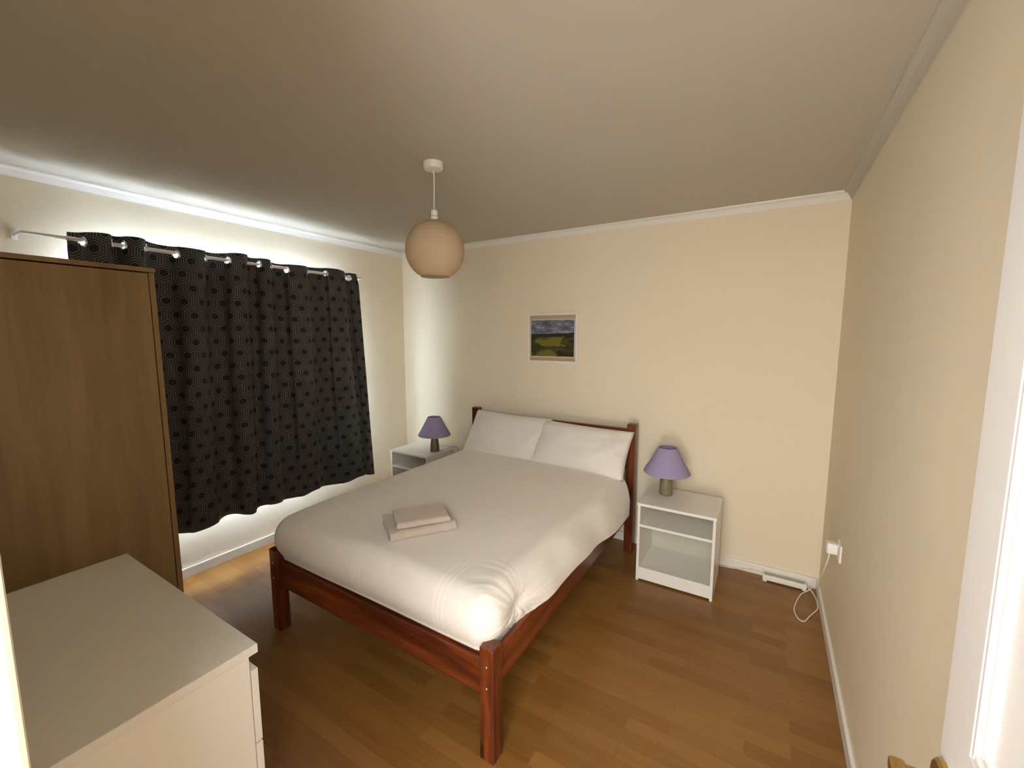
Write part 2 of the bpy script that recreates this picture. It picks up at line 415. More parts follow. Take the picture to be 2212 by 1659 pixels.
# ------------------------------------------------------------------ curtains and rod
RX, RZ = 0.135, 2.075
rod = thing('curtain_rod', 'thin white metal curtain rod above the window, running through both curtains', 'curtain rod', (RX, -2.58, RZ))
bm = bmesh.new(); tube(bm, [(0, 0, 0), (0, 0.62, 0)], 0.0075, 12); auto(obj('inner_tube', bm, M['rod'], rod))
bm = bmesh.new(); tube(bm, [(0, 0.15, 0), (0, 1.96, 0)], 0.0105, 14); auto(obj('outer_tube', bm, M['rod'], rod))
for y_ in (0.0, 1.955):
    bm = bmesh.new()
    if y_ == 0.0:
        tube(bm, spline([(-RX + 0.004, -0.0, 0.0), (-RX + 0.05, -0.0, 0), (-0.02, 0.0, 0), (0, 0.012, 0)], 6), 0.0065, 10)
        bx(bm, -RX, -RX + 0.006, -0.012, 0.012, -0.022, 0.03, 0.002)
    else:
        tube(bm, spline([(-RX + 0.004, y_ + 0.02, 0.0), (-RX + 0.05, y_ + 0.02, 0), (-0.02, y_ + 0.02, 0), (0, y_, 0)], 6), 0.0065, 10)
        bx(bm, -RX, -RX + 0.006, y_ + 0.008, y_ + 0.032, -0.022, 0.03, 0.002)
    auto(obj('bracket', bm, M['rod'], rod))

def curtain(name, label, knots, y0, y1, b0, b1, start, ztop, hem, lead, tail):
    """knots: rod crossings along y; start: -1 fabric begins behind the rod; b0,b1: y of both edges at the hem."""
    root = thing(name, label, 'curtain', (RX, (y0 + y1) / 2, ztop - 1.78), 'curtains on the white rod')
    ox, oy, oz = root.location
    ks = [y0] + knots + [y1]
    def amp(i): return min(0.046, 0.012 + 0.34 * (ks[i + 1] - ks[i]))
    def offs(y):
        for i in range(len(ks) - 1):
            if y <= ks[i + 1] or i == len(ks) - 2:
                a, b = ks[i], ks[i + 1]; t = min(1, max(0, (y - a) / (b - a))); s = start * (-1) ** i
                if i == 0: t = lead + t * (1 - lead)
                if i == len(ks) - 2: t = t * tail
                v = math.sin(PI * t); v = math.copysign(abs(v) ** 0.62, v)
                return s * amp(i) * v
    N = 420
    base_ = [(y0 + (y1 - y0) * k / N) for k in range(N + 1)]
    prof = [(offs(y), y) for y in base_]
    # even out by arc length
    L = [0]
    for a, b in zip(prof, prof[1:]): L.append(L[-1] + math.hypot(b[0] - a[0], b[1] - a[1]))
    NS = int(L[-1] / 0.0055)
    res = []
    j = 0
    for k in range(NS + 1):
        s = L[-1] * k / NS
        while j < N - 1 and L[j + 1] < s: j += 1
        t = (s - L[j]) / max(1e-9, L[j + 1] - L[j]); res.append((prof[j][0] + (prof[j + 1][0] - prof[j][0]) * t, prof[j][1] + (prof[j + 1][1] - prof[j][1]) * t, s))
    zs = [ztop - 0.005 * i for i in range(20)]
    z = zs[-1]
    zh = hem(0.5)
    while z > zh + 0.03: z -= 0.022; zs.append(z)
    bm = bmesh.new(); uvl = bm.loops.layers.uv.new('UVMap'); grid = []
    nz = len(zs)
    for i, z in enumerate(zs):
        row = []
        v01 = i / (nz - 1)
        for (xo, y, s) in res:
            u = (y - y0) / (y1 - y0)
            hemz = hem(u); zz = ztop + (z - ztop) * (ztop - hemz) / (ztop - zs[-1])
            top_wob = 0.008 * math.sin(u * 9 + y0 * 3) * (1 - v01)
            yy = y + v01 * ((b0 - y0) * (1 - u) + (b1 - y1) * u)
            # folds relax and wander towards the hem
            m = 1.0 - 0.25 * v01
            ed = min(1, u * 14, (1 - u) * 14)
            x = RX + xo * m + ed * (0.012 * v01 * math.sin(7 * u + 3 * v01 + y0) + 0.007 * v01 * math.sin(31 * u + 5 * v01))
            yy += 0.010 * v01 * math.sin(5 * v01 + 11 * u) * (1 if 0.04 < u < 0.96 else 0)
            row.append((bm.verts.new((x - ox, yy - oy, zz + top_wob - oz)), s, -zz))
        grid.append(row)
    holes = []
    for kx in knots:
        s = min(res, key=lambda r_: abs(r_[1] - kx)); holes.append(s)
    for i in range(nz - 1):
        for k in range(NS):
            q = (grid[i][k], grid[i][k + 1], grid[i + 1][k + 1], grid[i + 1][k])
            cs = sum(p[1] for p in q) / 4; cz = -sum(p[2] for p in q) / 4
            if any((cs - h[2]) ** 2 + (cz - RZ + 0.006) ** 2 < 0.0205 ** 2 for h in holes): continue
            f__ = bm.faces.new([p[0] for p in q])
            for lp, p in zip(f__.loops, q): lp[uvl].uv = (p[1] + y0, -p[2])
    o = obj('drape', bm, [M['curtain'], M['lining']], root, smooth=True, recalc=False)
    me = o.data
    # face the pattern into the room (+x)
    if sum(p.normal.x * p.area for p in me.polygons) < 0: me.flip_normals()
    md = o.modifiers.new('thickness', 'SOLIDIFY'); md.thickness = 0.003; md.offset = -1; md.material_offset = 1; md.use_rim = True; md.material_offset_rim = 0
    for h in holes:
        k = min(range(1, NS), key=lambda q_: abs(res[q_][2] - h[2]))
        tg = Vector((res[k + 1][0] - res[k - 1][0], res[k + 1][1] - res[k - 1][1], 0)).normalized()
        bm = bmesh.new(); cen = Vector((RX + h[0] - ox, h[1] - oy, RZ - 0.006 - oz + 0.008 * math.sin((h[1] - y0) / (y1 - y0) * 9 + y0 * 3) * 0.97))
        up = Vector((0, 0, 1)); nn = tg.cross(up)
        seg = 26; prof_ = [(0.0185, -0.003), (0.0185, 0.003), (0.024, 0.0045), (0.0285, 0.001), (0.0285, -0.004), (0.024, -0.0055)]
        rings = []
        for a in range(seg):
            an = 2 * PI * a / seg; d_ = tg * math.cos(an) + up * math.sin(an)
            rings.append([bm.verts.new(cen + d_ * r_ + nn * h_) for r_, h_ in prof_])
        for a in range(seg):
            A_, B_ = rings[a], rings[(a + 1) % seg]
            for q in range(len(prof_)): bm.faces.new((A_[q], A_[(q + 1) % len(prof_)], B_[(q + 1) % len(prof_)], B_[q]))
        obj('eyelet', bm, M['ring'], root, smooth=True, label='shiny round metal eyelet')
    return root
curtain('eyelet_curtain', 'charcoal hexagon-patterned eyelet curtain nearer the wardrobe, partly hidden behind it',
        [-2.367, -2.253, -2.205, -2.107, -1.964, -1.807, -1.679], -2.417, -1.556, -2.44, -1.612, -1, 2.118, lambda u: 0.352 - 0.012 * math.sin(u * 14), 0.5, 1.0)
curtain('eyelet_curtain', 'charcoal hexagon-patterned eyelet curtain nearer the bed corner, fully in view',
        [-1.485, -1.402, -1.287, -1.127, -0.968, -0.790, -0.751], -1.5525, -0.695, -1.6085, -0.575, -1, 2.112, lambda u: 0.352 - 0.02 * u + 0.012 * math.sin(u * 17), 0.0, 0.5)

# ------------------------------------------------------------------ wardrobe
wr = thing('wardrobe', 'tall brown oak-effect wardrobe standing in front of the curtains', 'wardrobe', (0.42, -2.66, 0))
wx0, wx1, wy0, wy1, wz = -0.20, 0.23, -0.40, 0.402, 1.906
th = 0.018
bm = bmesh.new()
bx(bm, wx0, wx1 - 0.02, wy1 - th, wy1, 0, wz - 0.022, 0.001); bx(bm, wx0, wx1 - 0.02, wy0, wy0 + th, 0, wz - 0.022, 0.001)
bx(bm, wx0, wx0 + 0.006, wy0 + th, wy1 - th, 0.05, wz - 0.022)
bx(bm, wx0 + 0.006, wx1 - 0.022, wy0 + th, wy1 - th, 0.06, 0.078)
bx(bm, wx0 + 0.006, wx1 - 0.022, wy0 + th, wy1 - th, 1.55, 1.568)
obj('carcass', bm, M['oak'], wr)
obj('top_board', boxbm(wx0, wx1 + 0.004, wy0 - 0.004, wy1 + 0.004, wz - 0.020, wz, bev=0.002), M['oak'], wr)
obj('plinth', boxbm(wx1 - 0.04, wx1 - 0.022, wy0 + th, wy1 - th, 0, 0.06), M['oak'], wr)
bm = bmesh.new(); bx(bm, wx1 - 0.018, wx1 - 0.001, wy1 - 0.022, wy1, 0.0, wz - 0.022, 0.001)
obj('side_edge', bm, M['oak'], wr)
for a, b in ((wy0 + 0.002, -0.262), (-0.258, wy1 - 0.026)):
    d_ = obj('door', boxbm(wx1 - 0.018, wx1, a, b, 0.062, wz - 0.026, bev=0.0015), M['oak'], wr)

# ------------------------------------------------------------------ chest of drawers
ch = thing('chest_of_drawers', 'white chest of drawers in the near corner with a smooth bare top', 'chest of drawers', (1.585, -2.815, 0))
cx0, cx1, cy0, cy1, cz = -0.465, 0.465, -0.26, 0.225, 0.75
obj('top_board', boxbm(cx0, cx1, cy0, cy1, cz - 0.026, cz, bev=0.0025), M['gloss_lam'], ch)
bm = bmesh.new()
bx(bm, cx0 + 0.006, cx0 + 0.026, cy0, cy1 - 0.022, 0, cz - 0.026, 0.001); bx(bm, cx1 - 0.026, cx1 - 0.006, cy0, cy1 - 0.022, 0, cz - 0.026, 0.001)
bx(bm, cx0 + 0.026, cx1 - 0.026, cy0, cy0 + 0.006, 0.04, cz - 0.026); bx(bm, cx0 + 0.026, cx1 - 0.026, cy0 + 0.006, cy1 - 0.03, 0.05, 0.066)
bx(bm, cx0 + 0.026, cx1 - 0.026, cy1 - 0.045, cy1 - 0.028, cz - 0.075, cz - 0.026)
obj('carcass', bm, M['lam'], ch)
obj('plinth', boxbm(cx0 + 0.026, cx1 - 0.026, cy1 - 0.06, cy1 - 0.045, 0, 0.05), M['lam'], ch)
for z0, z1 in ((0.462, 0.678), (0.252, 0.456), (0.052, 0.246)):
    bm = bmesh.new(); bx(bm, cx0 + 0.004, cx1 - 0.004, cy1 - 0.020, cy1 - 0.002, z0, z1, 0.002)
    bx(bm, cx0 + 0.04, cx1 - 0.04, cy0 + 0.02, cy1 - 0.020, z0 + 0.02, z1 - 0.05)
    obj('drawer', bm, M['lam'], ch)

# ------------------------------------------------------------------ bed frame
bed = thing('bed_frame', 'red-stained pine double bed frame standing in the middle of the room', 'bed frame', (1.695, -1.07, 0))
ox, oy = 1.695, -1.07
X0, X1, YF, YB = 0.974 - ox, 2.417 - ox, -1.985 - oy, -0.075 - oy
YHd = -0.165 - oy           # front face of the headboard posts
P = 0.062
def post(x0, y0, h, nm='leg'):
    bm = bmesh.new(); bx(bm, x0, x0 + P, y0, y0 + P, 0, h, 0.004, 2); return obj(nm, bm, M['pine_z'], bed)
pf1 = post(X0, YF, 0.457); pf2 = post(X1 - P, YF, 0.457)
post(X0, YHd, 0.956); post(X1 - P, YHd, 0.956)
for pp, x_ in ((pf1, X0 + P / 2), (pf2, X1 - P / 2)):
    for z_ in (0.30, 0.385):
        bm = bmesh.new(); lathe(bm, [(0.0055, 0), (0.0055, 0.0015), (0.003, 0.003)], 14)
        bmesh.ops.rotate(bm, verts=bm.verts, matrix=Matrix.Rotation(R(90), 3, 'X')); bmesh.ops.translate(bm, vec=(x_, YF, z_), verts=bm.verts)
        obj('bolt', bm, M['steel'], pp, smooth=True, label='small steel bolt head')
# foot rail: deep board with a slimmer board behind it
bm = bmesh.new(); bx(bm, X0 + P, X1 - P, YF + 0.016, YF + 0.040, 0.252, 0.392, 0.005, 3); obj('foot_rail', bm, M['pine_x'], bed)
bm = bmesh.new(); bx(bm, X0 + P, X1 - P, YF + 0.040, YF + 0.058, 0.300, 0.425, 0.004, 2); obj('foot_rail', bm, M['pine_x'], bed)
for x0, x1 in ((X0 + 0.012, X0 + 0.036), (X1 - 0.036, X1 - 0.012)):
    bm = bmesh.new(); bx(bm, x0, x1, YF + P, YHd, 0.285, 0.425, 0.005, 3); obj('side_rail', bm, M['pine_y'], bed)
for z0, z1, nm in ((0.842, 0.918, 'head_rail'), (0.62, 0.70, 'head_rail'), (0.285, 0.425, 'head_rail')):
    bm = bmesh.new(); bx(bm, X0 + P, X1 - P, YHd + 0.016, YHd + 0.042, z0, z1, 0.006, 3); obj(nm, bm, M['pine_x'], bed)
for k in range(11):
    y_ = YF + 0.12 + k * 0.158
    bm = bmesh.new(); bx(bm, X0 + 0.036, X1 - 0.036, y_, y_ + 0.07, 0.325, 0.343, 0.002); obj('slat', bm, M['pine_x'], bed)

# ------------------------------------------------------------------ mattress
def rbox(x0, x1, y0, y1, z0, z1, r, n_=4):
    return boxbm(x0, x1, y0, y1, z0, z1, bev=r, seg=n_)
mt = obj('mattress', rbox(-0.672, 0.672, -0.86, 0.885, 0, 0.225, 0.045, 5), M['sheet'], smooth=False); mt.location = (1.695, -1.065, 0.3435)
auto(mt, 40); tag(mt, 'white sheeted mattress on the pine bed frame, under the duvet', 'mattress')

# ------------------------------------------------------------------ duvet
def duvet():
    root_loc = Vector((0, 0, 0))
    xL, xR, yF, yB = 0.988, 2.385, -1.972, -0.30      # fold lines of the top face outline
    zt = 0.632; r = 0.080
    cxm = (xL + xR) / 2
    nx, ny, nd = 170, 210, 46
    # cloth coordinates: inner rectangle plus a band of length `drop` folded down on three sides
    il, ir, jf, jb = xL + r, xR - r, yF + r, yB
    drop = 0.36
    us = [il - drop + drop * k / nd for k in range(nd)] + [il + (ir - il) * k / nx for k in range(nx + 1)] + [ir + drop * (k + 1) / nd for k in range(nd)]
    vs = [jf - drop + drop * k / nd for k in range(nd)] + [jf + (jb - jf) * k / ny for k in range(ny + 1)]
    bm = bmesh.new(); G = []
    def sm(a, b, t): t = min(1, max(0, (t - a) / (b - a))); return t * t * (3 - 2 * t)
    for v in vs:
        row = []
        for u in us:
            oxx = (u - il) if u < il else ((u - ir) if u > ir else 0.0)
            oyy = (v - jf) if v < jf else 0.0
            L = (abs(oxx) ** 4 + abs(oyy) ** 4) ** 0.25; d = Vector((oxx, oyy)); bx_ = min(max(u, il), ir); by_ = max(v, jf)
            if L < 1e-9:
                p = Vector((u, v, zt)); side = 0
            else:
                d.normalize()
                arc = r * PI / 2
                if L < arc:
                    a = L / r; hh_ = r * math.sin(a); zz = zt - r * (1 - math.cos(a))
                else:
                    hh_ = r; zz = zt - r - (L - arc)
                t = max(0.0, L - arc * 0.6) / (drop - arc * 0.6)      # 0..1 down the side
                right = max(0.0, d.x); front = max(0.0, -d.y); left = max(0.0, -d.x)
                yy = by_
                # how far the right side hangs outside the rail, by position along the bed
                hang = sm(-1.86, -1.50, yy)
                bulge = 0.020 * math.sin(PI * min(1, t * 1.1))
                tuck = -0.022 * t * t
                flare = (0.075 * t + 0.02 * math.sin(PI * t)) * (0.75 + 0.25 * sm(-1.2, -0.4, yy))
                o_r = (1 - hang) * (bulge + tuck) + hang * flare
                o_f = bulge + tuck
                k_r = right * right
                hh_ += k_r * o_r + (1 - k_r) * o_f
                # hem heights
                zh_r = (1 - hang) * 0.405 + hang * (0.44 - 0.055 * sm(-1.3, -0.5, yy))
                zh = k_r * zh_r + (1 - k_r) * 0.402
                full = zt - r - (drop - arc)
                if zz < zt - r: zz = (zt - r) + (zz - (zt - r)) * ((zt - r) - zh) / ((zt - r) - full)
                p = Vector((bx_ + d.x * hh_, by_ + d.y * hh_ - k_r * 0.11 * t * sm(-1.0, -0.3, yy), zz)); side = min(1, L / arc)
            # broad softness of the filling
            q = Vector((p.x * 2.3, p.y * 2.3, 0.3)); p.z += 0.010 * noise.noise(q) * (1 - 0.7 * side)
            p.z += 0.012 * (1 - ((p.x - cxm) / 0.75) ** 2) * (1 - side)
            p.z -= 0.030 * sm(0.26, 0.0, (xR - p.x)) * (1 - side) * sm(-1.9, -1.4, p.y) * 0.6
            p.z -= 0.010 * sm(0.4, 0.0, (p.y - yF)) * (1 - side)
            # creases gathering at the near right corner
            tu, tv = u - 2.50, v + 1.77
            rad = math.hypot(tu, tv)
            if rad < 0.33:
                ang = math.atan2(tv, tu); q3 = noise.noise(Vector((u * 5, v * 5, 0.0)))
                fan = math.sin(ang * 11 + 1.6 * q3) + 0.7 * math.sin(ang * 19 + 2.4 * q3 + 1.0)
                fan = max(0.0, 1 - abs(fan) * 1.1) * 1.4 - 0.4
                env = min(1, rad / 0.10) * max(0.0, 1 - rad / 0.33) ** 1.1 * (0.6 + 0.8 * noise.noise(Vector((u * 4, v * 4, 9.0))))
                outn = Vector((d.x * side, d.y * side, 1 - 0.85 * side)).normalized() if L > 0 else Vector((0, 0, 1))
                p += outn * (0.010 * fan * env - 0.022 * math.exp(-(rad / 0.07) ** 2))
            # gentle drape waves along the hanging right side
            if side > 0.5 and d.x > 0.7:
                p.x += 0.010 * noise.noise(Vector((p.y * 5.5, p.z * 2.5, 1.7))) + 0.006 * math.sin(p.y * 13 + p.z * 9) * sm(-1.5, -1.2, p.y)
            # edge near the pillows is slightly raised
            p.z += 0.012 * sm(-0.42, -0.32, p.y) * (1 - side)
            row.append(bm.verts.new(p))
        G.append(row)
    for j in range(len(vs) - 1):
        for i in range(len(us) - 1):
            bm.faces.new((G[j][i], G[j][i + 1], G[j + 1][i + 1], G[j + 1][i]))
    o = obj('duvet', bm, M['duvet'], smooth=True)
    me = o.data
    if sum(p.normal.z * p.area for p in me.polygons) < 0: me.flip_normals()
    md = o.modifiers.new('thickness', 'SOLIDIFY'); md.thickness = 0.022; md.offset = -1
    return tag(o, 'white cotton duvet spread over the double bed, hanging over its right side', 'duvet')
duvet()

# ------------------------------------------------------------------ pillows
def pillow_bm(w_, h_, t_, seed):
    bm = bmesh.new(); nx, ny = 44, 30
    def pt(a, b, s):
        ax, by = a * 2 - 1, b * 2 - 1
        f1 = (1 - abs(ax) ** 3.2) ** 0.55 if abs(ax) < 1 else 0; f2 = (1 - abs(by) ** 2.8) ** 0.55 if abs(by) < 1 else 0
        th_ = t_ / 2 * f1 * f2
        # edges pull in between the corners
        X = ax * (w_ / 2) * (1 - 0.035 * (1 - by * by)); Y = by * (h_ / 2) * (1 - 0.05 * (1 - ax * ax))
        wr_ = 0.010 * noise.noise(Vector((ax * 2.2 + seed, by * 2.2, s))) + 0.005 * noise.noise(Vector((ax * 6 + seed, by * 5, s * 2)))
        return Vector((X, Y, s * th_ + (wr_ * min(1, th_ / 0.02))))
    T_ = [[bm.verts.new(pt(i / nx, j / ny, 1)) for i in range(nx + 1)] for j in range(ny + 1)]
    B_ = [[(T_[j][i] if i in (0, nx) or j in (0, ny) else bm.verts.new(pt(i / nx, j / ny, -1))) for i in range(nx + 1)] for j in range(ny + 1)]
    for j in range(ny):
        for i in range(nx):
            bm.faces.new((T_[j][i], T_[j][i + 1], T_[j + 1][i + 1], T_[j + 1][i]))
            bm.faces.new((B_[j][i], B_[j + 1][i], B_[j + 1][i + 1], B_[j][i + 1]))
    return bm
def pillow(w_, h_, loc, tilt, rz, roll, seed, label):
    o = obj('pillow', pillow_bm(w_, h_, 0.15, seed), M['pillow'], smooth=True)
    o.matrix_world = Matrix.Translation(loc) @ Matrix.Rotation(R(rz), 4, 'Z') @ Matrix.Rotation(R(tilt), 4, 'X') @ Matrix.Rotation(R(roll), 4, 'Z')
    return tag(o, label, 'pillow', 'pillows against the headboard')
pillow(0.74, 0.40, (1.392, -0.268, 0.772), 55, 0, -0.8, 1.3, 'white pillow at the window side of the bed, leaning on the headboard')
pillow(0.73, 0.37, (2.048, -0.290, 0.768), 53, 0, -1.6, 4.1, 'white pillow at the lit right side of the bed, overlapping its neighbour')

# ------------------------------------------------------------------ towels
def folded_towel(name, label, loc, rz, L_, D_, t_, layers, mat=M['towel']):
    """A ribbon folded on itself, swept along local x; the round folds face -y."""
    path = []; r_ = t_ * 0.58
    # outer wrap: along the bottom to the front, round, back along the top
    z0 = t_ / 2; ztop = z0 + (layers - 1) * t_ * 1.12
    R_ = (ztop - z0) / 2; zc = z0 + R_
    path += [(D_ - 0.004, z0)] + [(D_ * (1 - k / 10) + R_ * k / 10 if k < 10 else R_, z0) for k in range(1, 11)]
    path += [(R_ - R_ * math.sin(PI * k / 12), zc - R_ * math.cos(PI * k / 12)) for k in range(1, 12)]
    path += [(R_ + (D_ - R_ - 0.012) * k / 10, ztop) for k in range(0, 11)]
    paths = [path]
    # inner layers
    m_ = layers - 2
    for k in range(m_):
        zz = z0 + t_ * 1.12 * (k + 1); paths.append([(R_ * 0.55 + 0.004 * k + (D_ - R_ * 0.55 - 0.012 - 0.004 * k) * q / 12, zz + 0.0012 * math.sin(q)) for q in range(13)])
    bm = bmesh.new(); nl = 16
    for ip, pa in enumerate(paths):
        ins = 0.007 if ip else 0.0
        n_ = len(pa); hv = t_ / 2
        nor = []
        for i in range(n_):
            a = pa[max(i - 1, 0)]; b = pa[min(i + 1, n_ - 1)]; dd = (b[0] - a[0], b[1] - a[1]); l_ = math.hypot(*dd) or 1
            nor.append((-dd[1] / l_, dd[0] / l_))
        outer = [(p[0] + nn[0] * hv, p[1] + nn[1] * hv) for p, nn in zip(pa, nor)]
        inner = [(p[0] - nn[0] * hv, p[1] - nn[1] * hv) for p, nn in zip(pa, nor)]
        loop = outer + list(reversed(inner))
        rows = []
        for k in range(nl + 1):
            x = ins + (L_ - 2 * ins) * k / nl
            row = []
            for (d_, z_) in loop:
                wob = 0.003 * noise.noise(Vector((x * 18, d_ * 22, z_ * 20 + rz)))
                row.append(bm.verts.new((x + (0.004 * noise.noise(Vector((d_ * 30, z_ * 50, k)))), d_ + wob, max(0.0002, z_ + wob * (1 if z_ > z0 else 0)))))
            rows.append(row)
        m2 = len(loop)
        for a, b in zip(rows, rows[1:]):
            for q in range(m2): bm.faces.new((a[q], a[(q + 1) % m2], b[(q + 1) % m2], b[q]))
        h2 = n_
        for row in (rows[0], rows[-1]):
            for q in range(h2 - 1): bm.faces.new((row[q], row[q + 1], row[m2 - 2 - q], row[m2 - 1 - q]))
    o = obj(name, bm, mat); auto(o, 50); o.location = loc; o.rotation_euler = (0, 0, R(rz))
    return tag(o, label, 'towel', 'folded towels on the duvet')
TA = 56.3
ca, sa = math.cos(R(TA)), math.sin(R(TA))
folded_towel('bath_towel', 'larger beige folded towel lying directly on the duvet', (1.769, -1.860, 0.641), TA, 0.315, 0.245, 0.0105, 4)
folded_towel('hand_towel', 'smaller beige folded towel stacked on top of the larger one', (1.774, -1.822, 0.690), TA - 3, 0.250, 0.180, 0.0095, 3)

# ------------------------------------------------------------------ bedside tables
NW, ND, NH = 0.455, 0.366, 0.524
ns = thing('bedside_table', 'white bedside table on the right of the bed, with open shelf and lower compartment', 'bedside table', (2.7635, -0.312, 0), 'white bedside tables')
a0, a1, b0, b1 = -NW / 2, NW / 2, -ND / 2, ND / 2
obj('table_top', boxbm(a0 - 0.004, a1 + 0.004, b0 - 0.008, b1, NH - 0.018, NH, bev=0.003), M['lam'], ns)
for s in (0, 1):
    x0 = a0 if s == 0 else a1 - 0.016
    obj('side_panel', boxbm(x0, x0 + 0.016, b0, b1 - 0.004, 0, NH - 0.018, bev=0.001), M['lam'], ns)
obj('shelf', boxbm(a0 + 0.016, a1 - 0.016, b0 + 0.003, b1 - 0.008, 0.365, 0.381, bev=0.001), M['lam'], ns)
obj('bottom_panel', boxbm(a0 + 0.016, a1 - 0.016, b0 + 0.02, b1 - 0.008, 0.070, 0.084), M['lam'], ns)
obj('plinth', boxbm(a0 + 0.016, a1 - 0.016, b0 + 0.004, b0 + 0.019, 0.012, 0.092, bev=0.001), M['lam'], ns)
obj('back_panel', boxbm(a0 + 0.016, a1 - 0.016, b1 - 0.008, b1 - 0.004, 0.03, NH - 0.018), M['hardboard'], ns, label='grey-green back board')
obj('back_rail', boxbm(a0 + 0.018, a1 - 0.018, b1 - 0.024, b1 - 0.009, 0.268, 0.364, bev=0.001), M['lam'], ns)
ns2 = dup(ns, (0.447, -0.247, 0), 'white bedside table in the corner between bed and window wall')

# ------------------------------------------------------------------ table lamps
def lamp(loc, label, base_mat, base_label, facets, rz=0.0):
    r = thing('table_lamp', label, 'table lamp', loc, 'lilac-shaded bedside lamps', rz)
    bm = bmesh.new()
    if facets:
        lathe(bm, [(0.041, 0), (0.044, 0.004), (0.043, 0.05), (0.029, 0.150), (0.022, 0.170)], 8, phase=0.35)
        bmesh.ops.bevel(bm, geom=[e for e in bm.edges if abs((e.verts[0].co - e.verts[1].co).normalized().z) > 0.8], offset=0.003, segments=2, affect='EDGES')
    else:
        lathe(bm, [(0.039, 0), (0.0425, 0.004), (0.0435, 0.03), (0.040, 0.08), (0.034, 0.145), (0.022, 0.168)], 32)
    auto(obj('lamp_base', bm, base_mat, r, label=base_label), 25)
    bm = bmesh.new(); lathe(bm, [(0.014, 0.168), (0.014, 0.205), (0.010, 0.21)], 16); auto(obj('bulb_holder', bm, M['plastic'], r))
    bm = bmesh.new(); prof = []
    z0, z1, r0, r1 = 0.152, 0.322, 0.148, 0.058
    t_ = 0.0015
    prof = [(r0, z0), (r0 + 0.001, z0 + 0.004), ((r0 + r1) / 2, (z0 + z1) / 2), (r1, z1), (r1 - t_, z1), ((r0 + r1) / 2 - t_, (z0 + z1) / 2), (r0 - t_, z0)]
    seg = 48
    rings = [[bm.verts.new((rr * math.cos(2 * PI * k / seg), rr * math.sin(2 * PI * k / seg), z)) for k in range(seg)] for rr, z in prof]
    for q in range(len(rings)):
        A_, B_ = rings[q], rings[(q + 1) % len(rings)]
        for k in range(seg): bm.faces.new((A_[k], A_[(k + 1) % seg], B_[(k + 1) % seg], B_[k]))
    sh = auto(obj('lamp_shade', bm, M['shade'], r), 40)
    bm = bmesh.new()
    for k in range(3):
        an = 2 * PI * k / 3; tube(bm, [(0.012 * math.cos(an), 0.012 * math.sin(an), 0.20), ((r1 + 0.02) * math.cos(an), (r1 + 0.02) * math.sin(an), z1 - 0.045)], 0.0015, 6)
    obj('shade_ring', bm, M['steel'], sh)
    return r
lamp((2.657, -0.255, NH), 'lilac-shaded table lamp with olive-grey base, on the bedside table right of the bed', M['lampbase_a'], 'olive-grey ceramic base', False)
l2 = lamp((0.605, -0.250, NH), 'lilac-shaded table lamp with brown faceted base, on the corner bedside table', M['lampbase_b'], 'brown faceted base', True)
bm = bmesh.new(); tube(bm, spline([(0.036, 0.012, 0.008), (0.05, 0.05, 0.004), (0.075, 0.10, 0.012), (0.09, 0.15, 0.02), (0.105, 0.205, -0.02), (0.11, 0.225, -0.25), (0.10, 0.225, -0.45)], 8), 0.003, 8)
obj('cord', bm, M['greyplastic'], l2, smooth=True, label='thin dark cord')

# ------------------------------------------------------------------ pendant lamp
pd = thing('pendant_lamp', 'round cream paper-globe pendant lamp hanging from the ceiling', 'pendant lamp', (1.782, -1.530, H))
bm = bmesh.new(); lathe(bm, [(0.020, -0.034), (0.042, -0.030), (0.046, -0.022), (0.047, 0.0)], 32); auto(obj('ceiling_rose', bm, M['plastic'], pd))
bm = bmesh.new(); tube(bm, spline([(0, 0, -0.03), (0.003, 0, -0.08), (0.001, 0, -0.15), (0, 0, -0.212)], 6), 0.0028, 8); obj('cord', bm, M['cable'], pd, smooth=True)
bm = bmesh.new(); lathe(bm, [(0.010, -0.212), (0.016, -0.216), (0.016, -0.245), (0.0175, -0.247), (0.0175, -0.262), (0.014, -0.264), (0.014, -0.300)], 24)
auto(obj('bulb_holder', bm, M['plastic'], pd))
for z_ in (-0.2185, -0.246):
    bm = bmesh.new(); lathe(bm, [(0.0185, z_ - 0.0015), (0.0185, z_ + 0.0015)], 24); obj('holder_ring', bm, M['greyplastic'], pd.children[2])
bm = bmesh.new(); Rg = 0.1425; zc = -0.404; prof = []
NR = 15; th0 = math.asin(0.036 / Rg); th1 = PI - math.asin(0.070 / Rg)
NPR = 6
for k in range(NR * NPR + 1):
    t = k / (NR * NPR); th_ = th0 + (th1 - th0) * t
    rib = abs(math.sin(PI * NR * t)); rr = Rg * (0.990 + 0.008 * (1 - rib))
    prof.append((rr * math.sin(th_), zc + rr * math.cos(th_)))
seg = 64
rings = [[bm.verts.new((r_ * math.cos(2 * PI * k / seg), r_ * math.sin(2 * PI * k / seg), z)) for k in range(seg)] for r_, z in prof]
for A_, B_ in zip(rings, rings[1:]):
    for k in range(seg): bm.faces.new((A_[k], A_[(k + 1) % seg], B_[(k + 1) % seg], B_[k]))
pg = obj('paper_globe', bm, M['paper'], pd, smooth=True)
for r_, z, cross in ((prof[0][0], prof[0][1], True), (prof[-1][0], prof[-1][1], False)):
    bm = bmesh.new()
    tube(bm, [(r_ * math.cos(2 * PI * k / 40), r_ * math.sin(2 * PI * k / 40), z) for k in range(41)], 0.0012, 6, cap=False)
    obj('wire_ring', bm, M['steel'], pg)


